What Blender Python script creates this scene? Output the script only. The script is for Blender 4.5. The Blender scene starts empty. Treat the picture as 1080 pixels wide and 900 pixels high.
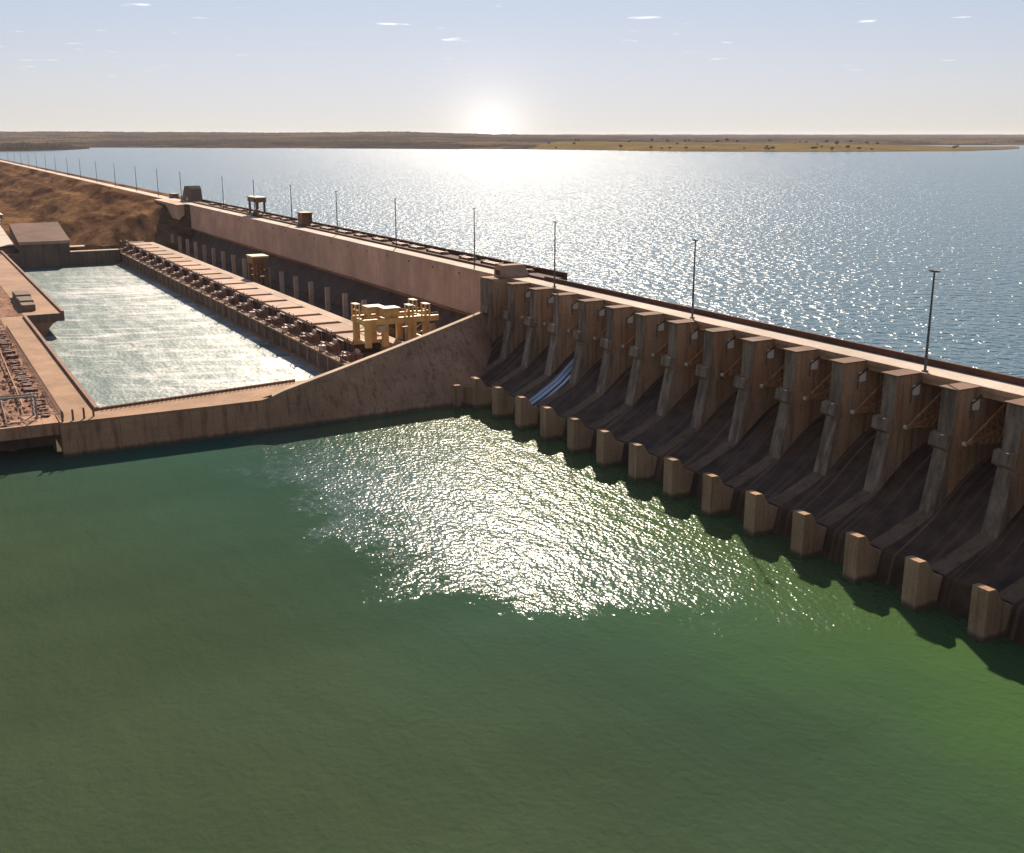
import bpy, bmesh, math, random
from mathutils import Vector, noise as mnoise
R = math.radians
random.seed(7)
scene = bpy.context.scene
col = scene.collection
# ------------------------------------------------------------------ frame
# x runs along the dam (towards the right bank), y = upstream, z = up, tailwater at z = 0.
def V(s, t, z):            # s along the crest, t downstream of the road's edge
    return Vector((s, -t, z))

# ------------------------------------------------------------------ camera
cam_d = bpy.data.cameras.new('camera'); cam = bpy.data.objects.new('camera', cam_d); col.objects.link(cam)
cam_d.sensor_width = 36.0; cam_d.lens = 39.066
cam_d.clip_start = 1.0; cam_d.clip_end = 200000
cam.location = (417.85, -227.39, 105.7)
cam.rotation_euler = (R(90 - 14.7246), 0, R(61.311))
scene.camera = cam
HEAD = R(61.311)
FWD = Vector((-math.sin(HEAD), math.cos(HEAD), 0)); RGT = Vector((math.cos(HEAD), math.sin(HEAD), 0))
CAMP = Vector((417.85, -227.39, 0))
def C(x, y, z): return CAMP + RGT * x + FWD * y + Vector((0, 0, z))   # x to the right of the view heading, y ahead

# ------------------------------------------------------------------ world, sun, exposure
SUN_EL = R(32.0); SUN_AZ = HEAD + R(1.3)
sun_dir = Vector((-math.sin(SUN_AZ) * math.cos(SUN_EL), math.cos(SUN_AZ) * math.cos(SUN_EL), math.sin(SUN_EL)))
w = bpy.data.worlds.new('World'); scene.world = w; w.use_nodes = True
nt = w.node_tree; nt.nodes.clear(); N = nt.nodes; Lk = nt.links
out = N.new('ShaderNodeOutputWorld'); bg = N.new('ShaderNodeBackground')
sky = N.new('ShaderNodeTexSky'); sky.sky_type = 'NISHITA'; sky.sun_disc = False
sky.sun_elevation = SUN_EL; sky.sun_rotation = -SUN_AZ
sky.altitude = 300; sky.air_density = 1.0; sky.dust_density = 1.5; sky.ozone_density = 2.0
def wn(t, **k):
    n = N.new(t)
    for a, b in k.items(): setattr(n, a, b)
    return n
def wmath(op, a, b=None):
    n = wn('ShaderNodeMath', operation=op)
    for i, x in enumerate((a, b)):
        if x is None: continue
        if isinstance(x, (int, float)): n.inputs[i].default_value = x
        else: Lk.new(x, n.inputs[i])
    return n.outputs[0]
tc = wn('ShaderNodeTexCoord')
sepw = wn('ShaderNodeSeparateXYZ'); Lk.new(tc.outputs['Generated'], sepw.inputs[0])
# small fair-weather cloud wisps, on a flat layer high above the lake
zc = wmath('MAXIMUM', sepw.outputs[2], 0.005)
cx = wmath('DIVIDE', sepw.outputs[0], zc); cy = wmath('DIVIDE', sepw.outputs[1], zc)
cmb = wn('ShaderNodeCombineXYZ'); Lk.new(cx, cmb.inputs[0]); Lk.new(cy, cmb.inputs[1])
nz1 = wn('ShaderNodeTexNoise'); nz1.inputs['Scale'].default_value = 1.7; nz1.inputs['Detail'].default_value = 5; nz1.inputs['Roughness'].default_value = .5
Lk.new(cmb.outputs[0], nz1.inputs['Vector'])
rmp = wn('ShaderNodeMapRange'); rmp.inputs[1].default_value = .66; rmp.inputs[2].default_value = .76
Lk.new(nz1.outputs[0], rmp.inputs[0])
fade = wn('ShaderNodeMapRange'); fade.inputs[1].default_value = .035; fade.inputs[2].default_value = .07; Lk.new(sepw.outputs[2], fade.inputs[0])
cfac = wmath('MULTIPLY', wmath('MULTIPLY', rmp.outputs[0], fade.outputs[0]), .7)
# tone of the sky: a little more lavender than the clear-air model
tint = wn('ShaderNodeMix', data_type='RGBA', blend_type='MULTIPLY'); tint.inputs[0].default_value = 1.0
# a soft shoulder on the brightest part of the sky, as thin high haze gives
K_SKY = 3.2
v1 = wn('ShaderNodeVectorMath', operation='MULTIPLY_ADD'); Lk.new(sky.outputs[0], v1.inputs[0]); v1.inputs[1].default_value = (1 / K_SKY,) * 3; v1.inputs[2].default_value = (1, 1, 1)
v2 = wn('ShaderNodeVectorMath', operation='DIVIDE'); Lk.new(sky.outputs[0], v2.inputs[0]); Lk.new(v1.outputs[0], v2.inputs[1])
Lk.new(v2.outputs[0], tint.inputs[6]); 
hz = wn('ShaderNodeMapRange'); hz.inputs[1].default_value = .0; hz.inputs[2].default_value = .13; Lk.new(sepw.outputs[2], hz.inputs[0])
hc = wn('ShaderNodeMix', data_type='RGBA'); Lk.new(hz.outputs[0], hc.inputs[0]); hc.inputs[6].default_value = (.99, 1.0, 1.09, 1); hc.inputs[7].default_value = (.72, .83, 1.05, 1)
Lk.new(hc.outputs[2], tint.inputs[7])
bdot = wn('ShaderNodeVectorMath', operation='DOT_PRODUCT'); Lk.new(tc.outputs['Generated'], bdot.inputs[0]); bdot.inputs[1].default_value = (-math.sin(SUN_AZ), math.cos(SUN_AZ), 0)
bfac = wn('ShaderNodeMapRange'); bfac.interpolation_type = 'SMOOTHSTEP'; bfac.inputs[1].default_value = .25; bfac.inputs[2].default_value = -.6; Lk.new(bdot.outputs['Value'], bfac.inputs[0])
warm = wn('ShaderNodeMix', data_type='RGBA', blend_type='MULTIPLY'); Lk.new(bfac.outputs[0], warm.inputs[0]); Lk.new(tint.outputs[2], warm.inputs[6]); warm.inputs[7].default_value = (1.55, 1.16, .90, 1)  # sky behind the view warmed and brightened, added as fill for shaded faces
cl = wn('ShaderNodeMix', data_type='RGBA'); Lk.new(cfac, cl.inputs[0]); Lk.new(warm.outputs[2], cl.inputs[6]); cl.inputs[7].default_value = (5.4, 5.2, 5.2, 1)
# low glow at the horizon
gd = Vector((-math.sin(HEAD + R(1.05)), math.cos(HEAD + R(1.05)), math.sin(R(.13)))).normalized()
dot = wn('ShaderNodeVectorMath', operation='DOT_PRODUCT'); Lk.new(tc.outputs['Generated'], dot.inputs[0]); dot.inputs[1].default_value = gd
ang = wmath('MULTIPLY', wmath('ARCCOSINE', wmath('MINIMUM', dot.outputs['Value'], .9999999)), 57.29578)
core = wmath('MULTIPLY', wmath('EXPONENT', wmath('MULTIPLY', wmath('POWER', wmath('DIVIDE', ang, .45), 2.0), -1.0)), 14.0)
halo = wmath('MULTIPLY', wmath('EXPONENT', wmath('MULTIPLY', wmath('DIVIDE', ang, 1.15), -1.0)), 2.6)
gl = wmath('ADD', core, halo)
gcol = wn('ShaderNodeMix', data_type='RGBA', blend_type='MULTIPLY'); gcol.inputs[0].default_value = 1; gcol.inputs[6].default_value = (1, .86, .74, 1)
Lk.new(gl, gcol.inputs[7])
add = wn('ShaderNodeMix', data_type='RGBA', blend_type='ADD'); add.inputs[0].default_value = 1
Lk.new(cl.outputs[2], add.inputs[6]); Lk.new(gcol.outputs[2], add.inputs[7])
Lk.new(add.outputs[2], bg.inputs[0]); bg.inputs[1].default_value = 0.13
Lk.new(bg.outputs[0], out.inputs[0])

sd = bpy.data.lights.new('sun', 'SUN'); sd.energy = 4.7; sd.angle = R(.5); sd.color = (1, .86, .70)
so = bpy.data.objects.new('sun', sd); col.objects.link(so)
so.rotation_euler = (-sun_dir).to_track_quat('-Z', 'Y').to_euler()

vs = scene.view_settings; vs.view_transform = 'Standard'; vs.look = 'None'; vs.gamma = 1; vs.exposure = 1.2; vs.use_curve_mapping = False
cy_ = scene.cycles
scene.render.engine = 'CYCLES'
cy_.max_bounces = 5; cy_.diffuse_bounces = 3; cy_.glossy_bounces = 3; cy_.transmission_bounces = 2; cy_.volume_bounces = 0
cy_.caustics_reflective = False; cy_.caustics_refractive = False; cy_.use_denoising = True; cy_.denoiser = 'OPENIMAGEDENOISE'; cy_.denoising_input_passes = 'RGB_ALBEDO_NORMAL'; cy_.sample_clamp_direct = 3.0; cy_.sample_clamp_indirect = 1.0

# ------------------------------------------------------------------ materials
class M_:
    def __init__(s, name):
        s.m = bpy.data.materials.new(name); s.m.use_nodes = True; s.nt = s.m.node_tree; s.nt.nodes.clear()
        s.out = s.nt.nodes.new('ShaderNodeOutputMaterial'); s.b = s.nt.nodes.new('ShaderNodeBsdfPrincipled')
        s.nt.links.new(s.b.outputs[0], s.out.inputs[0])
        s.geo = s.nt.nodes.new('ShaderNodeNewGeometry'); s.pos = s.geo.outputs['Position']
    def n(s, t, **k):
        n = s.nt.nodes.new(t)
        for a, b in k.items(): setattr(n, a, b)
        return n
    def l(s, a, b): s.nt.links.new(a, b)
    def setin(s, sock, v):
        if isinstance(v, bpy.types.NodeSocket): s.l(v, sock)
        elif isinstance(v, (tuple, list)) and len(v) == 3 and sock.type == 'RGBA': sock.default_value = (*v, 1)
        else: sock.default_value = v
    def noise(s, scale=1.0, sc=(1, 1, 1), det=4, rough=.55, vec=None, rot=0, dist=0):
        mp = s.n('ShaderNodeMapping'); mp.inputs['Scale'].default_value = sc; mp.inputs['Rotation'].default_value = (0, 0, rot)
        s.l(vec or s.pos, mp.inputs[0])
        t = s.n('ShaderNodeTexNoise'); t.inputs['Scale'].default_value = scale; t.inputs['Detail'].default_value = det; t.inputs['Roughness'].default_value = rough
        t.inputs['Distortion'].default_value = dist
        s.l(mp.outputs[0], t.inputs['Vector']); return t.outputs[0]
    def rng(s, v, a, b, c=0., d=1., smooth=False):
        r = s.n('ShaderNodeMapRange'); r.inputs[1].default_value = a; r.inputs[2].default_value = b; r.inputs[3].default_value = c; r.inputs[4].default_value = d
        if smooth: r.interpolation_type = 'SMOOTHSTEP'
        s.setin(r.inputs[0], v); return r.outputs[0]
    def math(s, op, a, b=0., c=None):
        n = s.n('ShaderNodeMath', operation=op); s.setin(n.inputs[0], a); s.setin(n.inputs[1], b)
        if c is not None: s.setin(n.inputs[2], c)
        return n.outputs[0]
    def mix(s, f, a, b, mode='MIX'):
        n = s.n('ShaderNodeMix', data_type='RGBA', blend_type=mode); s.setin(n.inputs[0], f); s.setin(n.inputs[6], a); s.setin(n.inputs[7], b); return n.outputs[2]
    def xyz(s, v=None):
        n = s.n('ShaderNodeSeparateXYZ'); s.l(v or s.pos, n.inputs[0]); return n.outputs
    def bump(s, h, dist, strength=1., nrm=None):
        n = s.n('ShaderNodeBump'); n.inputs['Strength'].default_value = strength; n.inputs['Distance'].default_value = dist; s.l(h, n.inputs['Height'])
        if nrm is not None: s.l(nrm, n.inputs['Normal'])
        return n.outputs[0]
    def fin(s, colr, rough=.85, nrm=None, metal=0., spec=.3):
        s.setin(s.b.inputs['Base Color'], colr); s.setin(s.b.inputs['Roughness'], rough); s.setin(s.b.inputs['Metallic'], metal)
        s.b.inputs['Specular IOR Level'].default_value = spec
        if nrm is not None: s.l(nrm, s.b.inputs['Normal'])
        return s.m

def concrete(name, c1, c2, dark, streak=.6, stain=None, lift=0, joints=0., scale=.12, rough=.88, along=0, tide=0):
    m = M_(name)
    base = m.mix(m.rng(m.noise(scale, det=6), .35, .65), c1, c2)
    st = m.noise(.55, (1, 1, .06), det=5, rough=.65)
    base = m.mix(m.math('MULTIPLY', m.rng(st, .5, .72), streak), base, dark)
    if stain:
        s2 = m.noise(.16, (1, 1, .35), det=4, rough=.6)
        base = m.mix(m.rng(s2, .47, .66, 0, .85), base, stain)
    fine = m.noise(1.6, det=4, rough=.7)
    base = m.mix(1.0, base, m.rng(fine, .3, .7, .8, 1.15), 'MULTIPLY')
    base = m.mix(1.0, base, m.rng(m.noise(.035, det=2), .35, .65, .86, 1.14), 'MULTIPLY')
    if tide:
        x_, y_, z_ = m.xyz()
        base = m.mix(m.rng(m.math('MULTIPLY_ADD', m.noise(.4, (1, 1, .3), det=4), 1.6, z_), 1.5, 2.6, .8, 0), base, (.035, .03, .022))
    if joints:
        x, y, z = m.xyz()
        j = m.math('PINGPONG', m.math('MULTIPLY', z, 1 / lift), .5) if lift else 1.0
        k = m.math('PINGPONG', m.math('MULTIPLY', y if along else x, 1 / joints), .5)
        k2 = m.math('MAXIMUM', m.rng(k, .0, .012, 1, 0), m.rng(j, .0, .03, .55, 0) if lift else 0.)
        base = m.mix(m.math('MULTIPLY', k2, .55), base, dark)
    return m.fin(base, rough, m.bump(fine, .08, .5), spec=.1)

def simple(name, c, rough=.6, metal=0., var=.25, scale=.8, dark=None):
    m = M_(name)
    n_ = m.noise(scale, det=4)
    base = m.mix(1.0, c, m.rng(n_, .3, .7, 1 - var, 1 + var), 'MULTIPLY')
    if dark: base = m.mix(m.rng(m.noise(scale * .5, (1, 1, .15)), .5, .68, 0, .8), base, dark)
    return m.fin(base, rough, None, metal, spec=.12)

MAT = {}
def mat_pier():
    m = M_('pier_concrete')
    base = m.mix(m.rng(m.noise(.12, det=6), .35, .65), (.34, .205, .125), (.41, .265, .165))
    s2 = m.noise(.16, (1, 1, .35), det=4, rough=.6)
    base = m.mix(m.rng(s2, .45, .62, 0, .8), base, (.37, .175, .085))
    nx, ny, nz = m.xyz(m.geo.outputs['True Normal'])
    nose = m.rng(ny, -.9, -.6, 1, 0)
    grey = m.mix(m.rng(m.noise(.5, (1, 1, .2), det=5), .4, .62), (.27, .19, .135), (.13, .09, .068))
    x, y, z = m.xyz()
    mould = m.rng(m.math('ADD', m.math('MULTIPLY', m.noise(.35, (1, 1, .25), det=5), 9.), m.math('MULTIPLY', y, 1.)), -4.6, -2.6, 1, 0)   # weathered strip next to the nose
    base = m.mix(m.math('MULTIPLY', mould, .75), base, grey)
    base = m.mix(nose, base, grey)
    st = m.noise(.55, (1, 1, .06), det=5, rough=.65)
    base = m.mix(m.math('MULTIPLY', m.rng(st, .5, .7), .75), base, (.085, .055, .04))
    fine = m.noise(1.6, det=4, rough=.7)
    base = m.mix(1.0, base, m.rng(m.noise(.03, (1, .2, .2), det=3), .35, .65, .74, 1.22), 'MULTIPLY')
    base = m.mix(1.0, base, m.rng(fine, .3, .7, .78, 1.18), 'MULTIPLY')
    return m.fin(base, .9, m.bump(fine, .08, .5), spec=.2)
MAT['pier'] = mat_pier()
MAT['corbel'] = concrete('corbel_concrete', (.145, .098, .074), (.19, .13, .098), (.06, .042, .035), .8)
MAT['wall'] = concrete('guide_wall_concrete', (.285, .158, .093), (.36, .21, .13), (.10, .055, .036), .8, None, 3.0, 24., along=1, tide=1)
MAT['coping'] = concrete('coping_concrete', (.34, .245, .165), (.40, .295, .205), (.22, .14, .09), .4)
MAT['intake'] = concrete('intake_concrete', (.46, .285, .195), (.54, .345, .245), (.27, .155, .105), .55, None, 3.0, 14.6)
MAT['lower'] = concrete('deep_brown_concrete', (.075, .045, .035), (.11, .068, .05), (.03, .02, .017), .7)  # very dark brown for the recessed foot, trench, roof gaps and end wall
MAT['column'] = concrete('column_concrete', (.34, .24, .19), (.42, .31, .24), (.2, .13, .1), .3)
MAT['road'] = concrete('road_concrete', (.39, .315, .25), (.45, .365, .295), (.31, .24, .19), .35)
MAT['roof'] = concrete('roof_concrete', (.36, .235, .17), (.43, .285, .21), (.24, .14, .105), .4)
MAT['deck'] = concrete('deck_concrete', (.33, .235, .17), (.40, .29, .215), (.2, .13, .09), .5)
MAT['walk'] = concrete('walkway_concrete', (.24, .14, .082), (.30, .18, .11), (.15, .085, .052), .5)
MAT['kerb'] = concrete('kerb_concrete', (.20, .115, .08), (.25, .145, .105), (.11, .06, .045), .5)
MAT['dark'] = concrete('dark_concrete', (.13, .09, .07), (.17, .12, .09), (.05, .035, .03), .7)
MAT['girder'] = concrete('girder_concrete', (.30, .175, .11), (.37, .225, .145), (.13, .075, .05), .6)
MAT['tooth'] = concrete('deflector_concrete', (.29, .175, .10), (.36, .225, .135), (.10, .062, .042), .65, tide=1)
MAT['parapet'] = concrete('parapet_concrete', (.085, .038, .026), (.11, .05, .035), (.05, .025, .018), .5)
MAT['rust'] = simple('rusty_steel', (.20, .095, .05), .65, .0, .3, .6, (.07, .035, .02))
MAT['arm'] = simple('gate_arm_steel', (.42, .22, .115), .6, 0, .3, .8, (.2, .09, .045))
MAT['endroof'] = concrete('brown_roof', (.115, .058, .038), (.145, .075, .05), (.07, .038, .026), .5)
MAT['redsteel'] = simple('redbrown_steel', (.17, .085, .062), .7, 0, .45, .9, (.06, .03, .022))
MAT['captop'] = concrete('pier_top_concrete', (.13, .075, .048), (.17, .10, .066), (.08, .045, .03), .5)
MAT['steel'] = simple('weathered_steel', (.10, .085, .075), .55, .2)
MAT['pole'] = simple('pole_steel', (.10, .09, .085), .5, .3)
MAT['pipe'] = simple('grey_pipe', (.24, .205, .185), .5, .2)
MAT['yellow'] = simple('crane_yellow', (.55, .35, .13), .5, 0, .18, .4, (.34, .18, .065))
MAT['crane_top'] = simple('crane_roof', (.42, .33, .21), .6, 0, .12)
MAT['ochre'] = simple('ochre_tone', (.19, .10, .034), .6, 0, .25, .4, (.22, .09, .04))
MAT['white'] = simple('pale_metal', (.62, .58, .54), .45, 0, .1)
MAT['bluegrey'] = simple('bluegrey_metal', (.28, .32, .45), .45, 0, .15)
MAT['clutter'] = simple('brown_machinery', (.20, .10, .068), .7, .0, .45, .9, (.08, .04, .03))
MAT['clutter_pale'] = simple('pale_machinery', (.50, .36, .29), .55, 0, .35, .7)
MAT['window'] = simple('dark_glass', (.03, .03, .035), .15, 0, .1)

def mat_chute():
    m = M_('chute_concrete')
    a = m.noise(1., (.5, .006, .004), det=5, rough=.6)
    b = m.noise(1., (.16, .012, .01), det=4, rough=.6)
    c = m.noise(.25, det=5)
    base = m.mix(m.rng(c, .35, .65), (.042, .023, .016), (.085, .046, .031))
    base = m.mix(m.rng(a, .52, .66, 0, .8), base, (.17, .098, .066))
    base = m.mix(m.rng(b, .54, .66, 0, .8), base, (.016, .012, .013))
    return m.fin(base, m.rng(b, .4, .65, .75, .45), m.bump(m.noise(1.5, det=3), .03, .4), spec=.08)
MAT['chute'] = mat_chute()

MAT['rib'] = concrete('rib_concrete', (.125, .073, .048), (.165, .10, .066), (.05, .03, .022), .7)
def mat_stream():
    m = M_('falling_water')
    a = m.noise(1., (1.1, .03, .03), det=4, rough=.6)
    base = m.mix(m.rng(a, .42, .62), (.05, .065, .10), (.42, .48, .58))
    return m.fin(base, .3, m.bump(a, .15), spec=.5)
MAT['stream'] = mat_stream()

def mat_earth(name, c1, c2, c3, sc=(1, 1, 1), k=.02):
    m = M_(name)
    a = m.noise(k, sc, det=8, rough=.62, dist=.6)
    base = m.mix(m.rng(a, .38, .62), c1, c2)
    b = m.noise(k * 4, sc, det=6, rough=.65)
    base = m.mix(m.rng(b, .5, .66), base, c3)
    f = m.noise(.5, det=6, rough=.7)
    base = m.mix(1., base, m.rng(f, .3, .7, .65, 1.3), 'MULTIPLY')
    return m.fin(base, .95, m.bump(f, .9, .8), spec=0)
MAT['embank'] = mat_earth('embankment_earth', (.050, .025, .016), (.19, .105, .052), (.070, .034, .020), (.35, 1.3, 2.5), .022)
MAT['ground'] = mat_earth('site_ground', (.17, .085, .062), (.27, .15, .11), (.10, .052, .04), (1, 1, 1), .05)
MAT['rubble'] = mat_earth('broken_rock', (.22, .12, .085), (.34, .21, .15), (.13, .07, .05), (1, 1, 1), .2)

def mat_land():
    m = M_('far_land')
    a = m.noise(.0011, (1, 1, 1), det=6, rough=.6, rot=HEAD, dist=.3)
    b = m.noise(.0035, (1, 1, 1), det=5, rough=.65)
    base = m.mix(m.rng(a, .46, .56), (.040, .031, .028), (.105, .073, .042))
    base = m.mix(m.rng(b, .50, .57), base, (.022, .018, .015))
    return m.fin(base, .95, spec=0)
MAT['land'] = mat_land()
def mat_pasture():
    m = M_('pasture')
    b = m.noise(.006, (1, 1, 1), det=6, rough=.65)
    base = m.mix(m.rng(b, .42, .6), (.15, .105, .042), (.10, .072, .03))
    base = m.mix(m.rng(m.noise(.02, det=4), .56, .66), base, (.075, .06, .03))
    return m.fin(base, .95, spec=0)
MAT['pasture'] = mat_pasture()
def mat_leaf(name, c1, c2):
    m = M_(name); return m.fin(m.mix(m.rng(m.noise(.25, det=3), .4, .6), c1, c2), .9, spec=0)
MAT['leaf'] = mat_leaf('leaf', (.045, .055, .022), (.08, .085, .035))
MAT['forest'] = mat_leaf('forest_canopy', (.022, .018, .014), (.038, .027, .018))
MAT['bark'] = simple('bark', (.10, .07, .05), .9)

def mat_water(name, base, waves, rough, spec=.5):
    m = M_(name)
    nrm = None
    for (k, sc, dist, rot, msk) in waves:
        h = m.noise(k, sc, det=1, rough=.5, rot=rot)
        n_ = m.n('ShaderNodeBump'); n_.inputs['Distance'].default_value = dist
        m.l(h, n_.inputs['Height'])
        if msk is not None: m.setin(n_.inputs['Strength'], msk(m))
        if nrm is not None: m.l(nrm, n_.inputs['Normal'])
        nrm = n_.outputs[0]
    c = base(m) if callable(base) else base
    m.fin(c, rough(m) if callable(rough) else rough, nrm, spec=.5)
    m.setin(m.b.inputs['Specular IOR Level'], spec(m) if callable(spec) else spec)
    m.b.inputs['IOR'].default_value = 1.33
    return m.m
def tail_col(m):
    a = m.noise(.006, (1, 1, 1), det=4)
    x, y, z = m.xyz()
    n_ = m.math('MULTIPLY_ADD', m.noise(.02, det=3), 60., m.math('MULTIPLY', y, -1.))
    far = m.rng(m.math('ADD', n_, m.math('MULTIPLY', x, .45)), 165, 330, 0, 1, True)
    c = m.mix(far, (.026, .058, .041), (.034, .050, .027))  # teal to olive; the teal paints in the sky's reflection
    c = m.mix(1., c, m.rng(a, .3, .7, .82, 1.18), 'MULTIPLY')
    lane = m.noise(.012, (1, .25, 1), det=6, rough=.65, rot=.5)
    c = m.mix(1., c, m.rng(lane, .35, .65, .88, 1.12), 'MULTIPLY')
    return m.mix(m.rng(n_, 60, 150, 1.0, 0, True), c, (.044, .084, .027))  # greener by the dam, partly painting where the sky reflection drops out
def ruffle_glint(lo, hi, r0=-12, r1=12):                      # the choppy water the turbines and the wind stir up in the corner of the basin; also cuts the shine outside it to shape the sun glint
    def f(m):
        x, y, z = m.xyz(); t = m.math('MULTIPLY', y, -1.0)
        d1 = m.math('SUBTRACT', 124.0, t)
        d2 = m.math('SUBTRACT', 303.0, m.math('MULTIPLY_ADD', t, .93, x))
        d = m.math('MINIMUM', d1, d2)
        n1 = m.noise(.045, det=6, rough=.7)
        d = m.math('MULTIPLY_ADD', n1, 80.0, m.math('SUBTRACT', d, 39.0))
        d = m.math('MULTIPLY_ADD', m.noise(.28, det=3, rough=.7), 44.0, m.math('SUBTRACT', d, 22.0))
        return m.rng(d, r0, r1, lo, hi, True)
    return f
MAT['tail'] = mat_water('tail_water', tail_col, [(.035, (1, 1.6, 1), .12, .4, None), (.12, (.6, 1.6, 1), .42, .5, None), (.52, (1, 1.35, 1), .29, .6, ruffle_glint(.75, 1)), (1.25, (1, 1.2, 1), .10, .2, ruffle_glint(.65, 1))], .125, ruffle_glint(0, .75, -10, 40))
MAT['lake'] = mat_water('reservoir_water', (.035, .090, .115), [(.02, (1, 1.4, 1), 1.0, .3, None), (.17, (1, 1.5, 1), 1.9, .5, None), (.5, (1, 1.3, 1), .5, .2, None)], .155, .38)
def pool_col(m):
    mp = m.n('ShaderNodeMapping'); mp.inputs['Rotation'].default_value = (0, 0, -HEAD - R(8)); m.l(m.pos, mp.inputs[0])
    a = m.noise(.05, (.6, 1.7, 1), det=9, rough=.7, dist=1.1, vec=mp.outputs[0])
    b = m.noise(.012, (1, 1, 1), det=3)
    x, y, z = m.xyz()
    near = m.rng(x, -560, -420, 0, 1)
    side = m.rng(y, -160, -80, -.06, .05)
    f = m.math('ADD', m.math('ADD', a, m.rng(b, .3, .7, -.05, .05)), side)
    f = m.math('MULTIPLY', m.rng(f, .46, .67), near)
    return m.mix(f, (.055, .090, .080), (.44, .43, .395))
MAT['pool'] = mat_water('tailrace_water', pool_col, [(.06, (.6, 1.6, 1), .8, 0, None), (.4, (.7, 1.4, 1), .24, .1, None)], .5, .3)

# ------------------------------------------------------------------ mesh helpers (s, t, z coordinates)
class MB:
    def __init__(s): s.v = []; s.f = []
    def add(s, vs, fs):
        o = len(s.v); s.v += [tuple(v) for v in vs]; s.f += [tuple(i + o for i in f) for f in fs]; return s
    def box(s, s0, s1, t0, t1, z0, z1):
        vs = [(a, -b, c) for c in (z0, z1) for b in (t0, t1) for a in (s0, s1)]
        return s.add(vs, [(0, 1, 3, 2), (4, 6, 7, 5), (0, 4, 5, 1), (2, 3, 7, 6), (0, 2, 6, 4), (1, 5, 7, 3)])
    def prism_s(s, poly, s0, s1):     # polygon in (t, z) swept along s
        n = len(poly); vs = [(s0, -t, z) for t, z in poly] + [(s1, -t, z) for t, z in poly]
        return s.add(vs, [tuple(range(n)), tuple(range(2 * n - 1, n - 1, -1))] + [(i, i + n, (i + 1) % n + n, (i + 1) % n) for i in range(n)])
    def prism_t(s, poly, t0, t1):     # polygon in (s, z) swept along t
        n = len(poly); vs = [(a, -t0, z) for a, z in poly] + [(a, -t1, z) for a, z in poly]
        return s.add(vs, [tuple(range(n)), tuple(range(2 * n - 1, n - 1, -1))] + [(i, i + n, (i + 1) % n + n, (i + 1) % n) for i in range(n)])
    def prism_z(s, poly, z0, z1):     # polygon in (s, t) raised
        n = len(poly); vs = [(a, -t, z0) for a, t in poly] + [(a, -t, z1) for a, t in poly]
        return s.add(vs, [tuple(range(n)), tuple(range(2 * n - 1, n - 1, -1))] + [(i, i + n, (i + 1) % n + n, (i + 1) % n) for i in range(n)])
    def bar(s, a, b, r, n=4, r2=None):
        a = Vector((a[0], -a[1], a[2])); b = Vector((b[0], -b[1], b[2])); d = (b - a)
        if d.length < 1e-6: return s
        d.normalize(); u = d.orthogonal().normalized() if abs(d.z) < .99 else Vector((1, 0, 0)); 
        if abs(d.z) < .99: u = d.cross(Vector((0, 0, 1))).normalized()
        v = d.cross(u); r2 = r if r2 is None else r2
        ph = math.pi / 4 if n == 4 else 0
        vs = [a + (u * math.cos(ph + 2 * math.pi * i / n) + v * math.sin(ph + 2 * math.pi * i / n)) * r for i in range(n)] + \
             [b + (u * math.cos(ph + 2 * math.pi * i / n) + v * math.sin(ph + 2 * math.pi * i / n)) * r2 for i in range(n)]
        return s.add(vs, [tuple(range(n - 1, -1, -1)), tuple(range(n, 2 * n))] + [(i, (i + 1) % n, (i + 1) % n + n, i + n) for i in range(n)])
    def strip(s, rows):               # rows of equally many (s,t,z) points -> sheet
        n = len(rows[0]); vs = [(p[0], -p[1], p[2]) for r in rows for p in r]
        return s.add(vs, [(i * n + j, i * n + j + 1, (i + 1) * n + j + 1, (i + 1) * n + j) for i in range(len(rows) - 1) for j in range(n - 1)])
    def build(s, name, mat, parent=None, smooth=False, bevel=0):
        me = bpy.data.meshes.new(name); me.from_pydata(s.v, [], s.f); me.update()
        bm = bmesh.new(); bm.from_mesh(me); bmesh.ops.recalc_face_normals(bm, faces=bm.faces)
        if bevel: bmesh.ops.bevel(bm, geom=bm.edges, offset=bevel, segments=1, affect='EDGES')
        bm.to_mesh(me); bm.free()
        me.materials.append(MAT[mat] if isinstance(mat, str) else mat)
        if smooth:
            for p in me.polygons: p.use_smooth = True
        o = bpy.data.objects.new(name, me); col.objects.link(o)
        if parent: o.parent = parent
        return o
def tag(o, label=None, cat=None, group=None, kind=None):
    if label: o['label'] = label
    if cat: o['category'] = cat
    if group: o['group'] = group
    if kind: o['kind'] = kind
    return o
def thing(name, label, cat, s=0, t=0, z=0, group=None):
    o = bpy.data.objects.new(name, None); col.objects.link(o); o.location = V(s, t, z); o.empty_display_size = 1
    return tag(o, label, cat, group)
def children(o): return [c for c in bpy.data.objects if c.parent == o]
def copy_tree(o, kids, s, t, z, label, scale=None, rz=0):
    c = o.copy(); col.objects.link(c); c.location = V(s, t, z); c['label'] = label
    if rz: c.rotation_euler = (0, 0, rz)
    for k in kids:
        d = k.copy(); col.objects.link(d); d.parent = c
    return c
ORD = ('first second third fourth fifth sixth seventh eighth ninth tenth eleventh twelfth thirteenth fourteenth fifteenth sixteenth '
       'seventeenth eighteenth nineteenth twentieth twenty-first twenty-second twenty-third twenty-fourth twenty-fifth').split()
ORDR = lambda k, what: ('nearest ' if k == 0 else ORD[k] + ' ') + what

# ------------------------------------------------------------------ the setting
SP = 18.5
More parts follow.
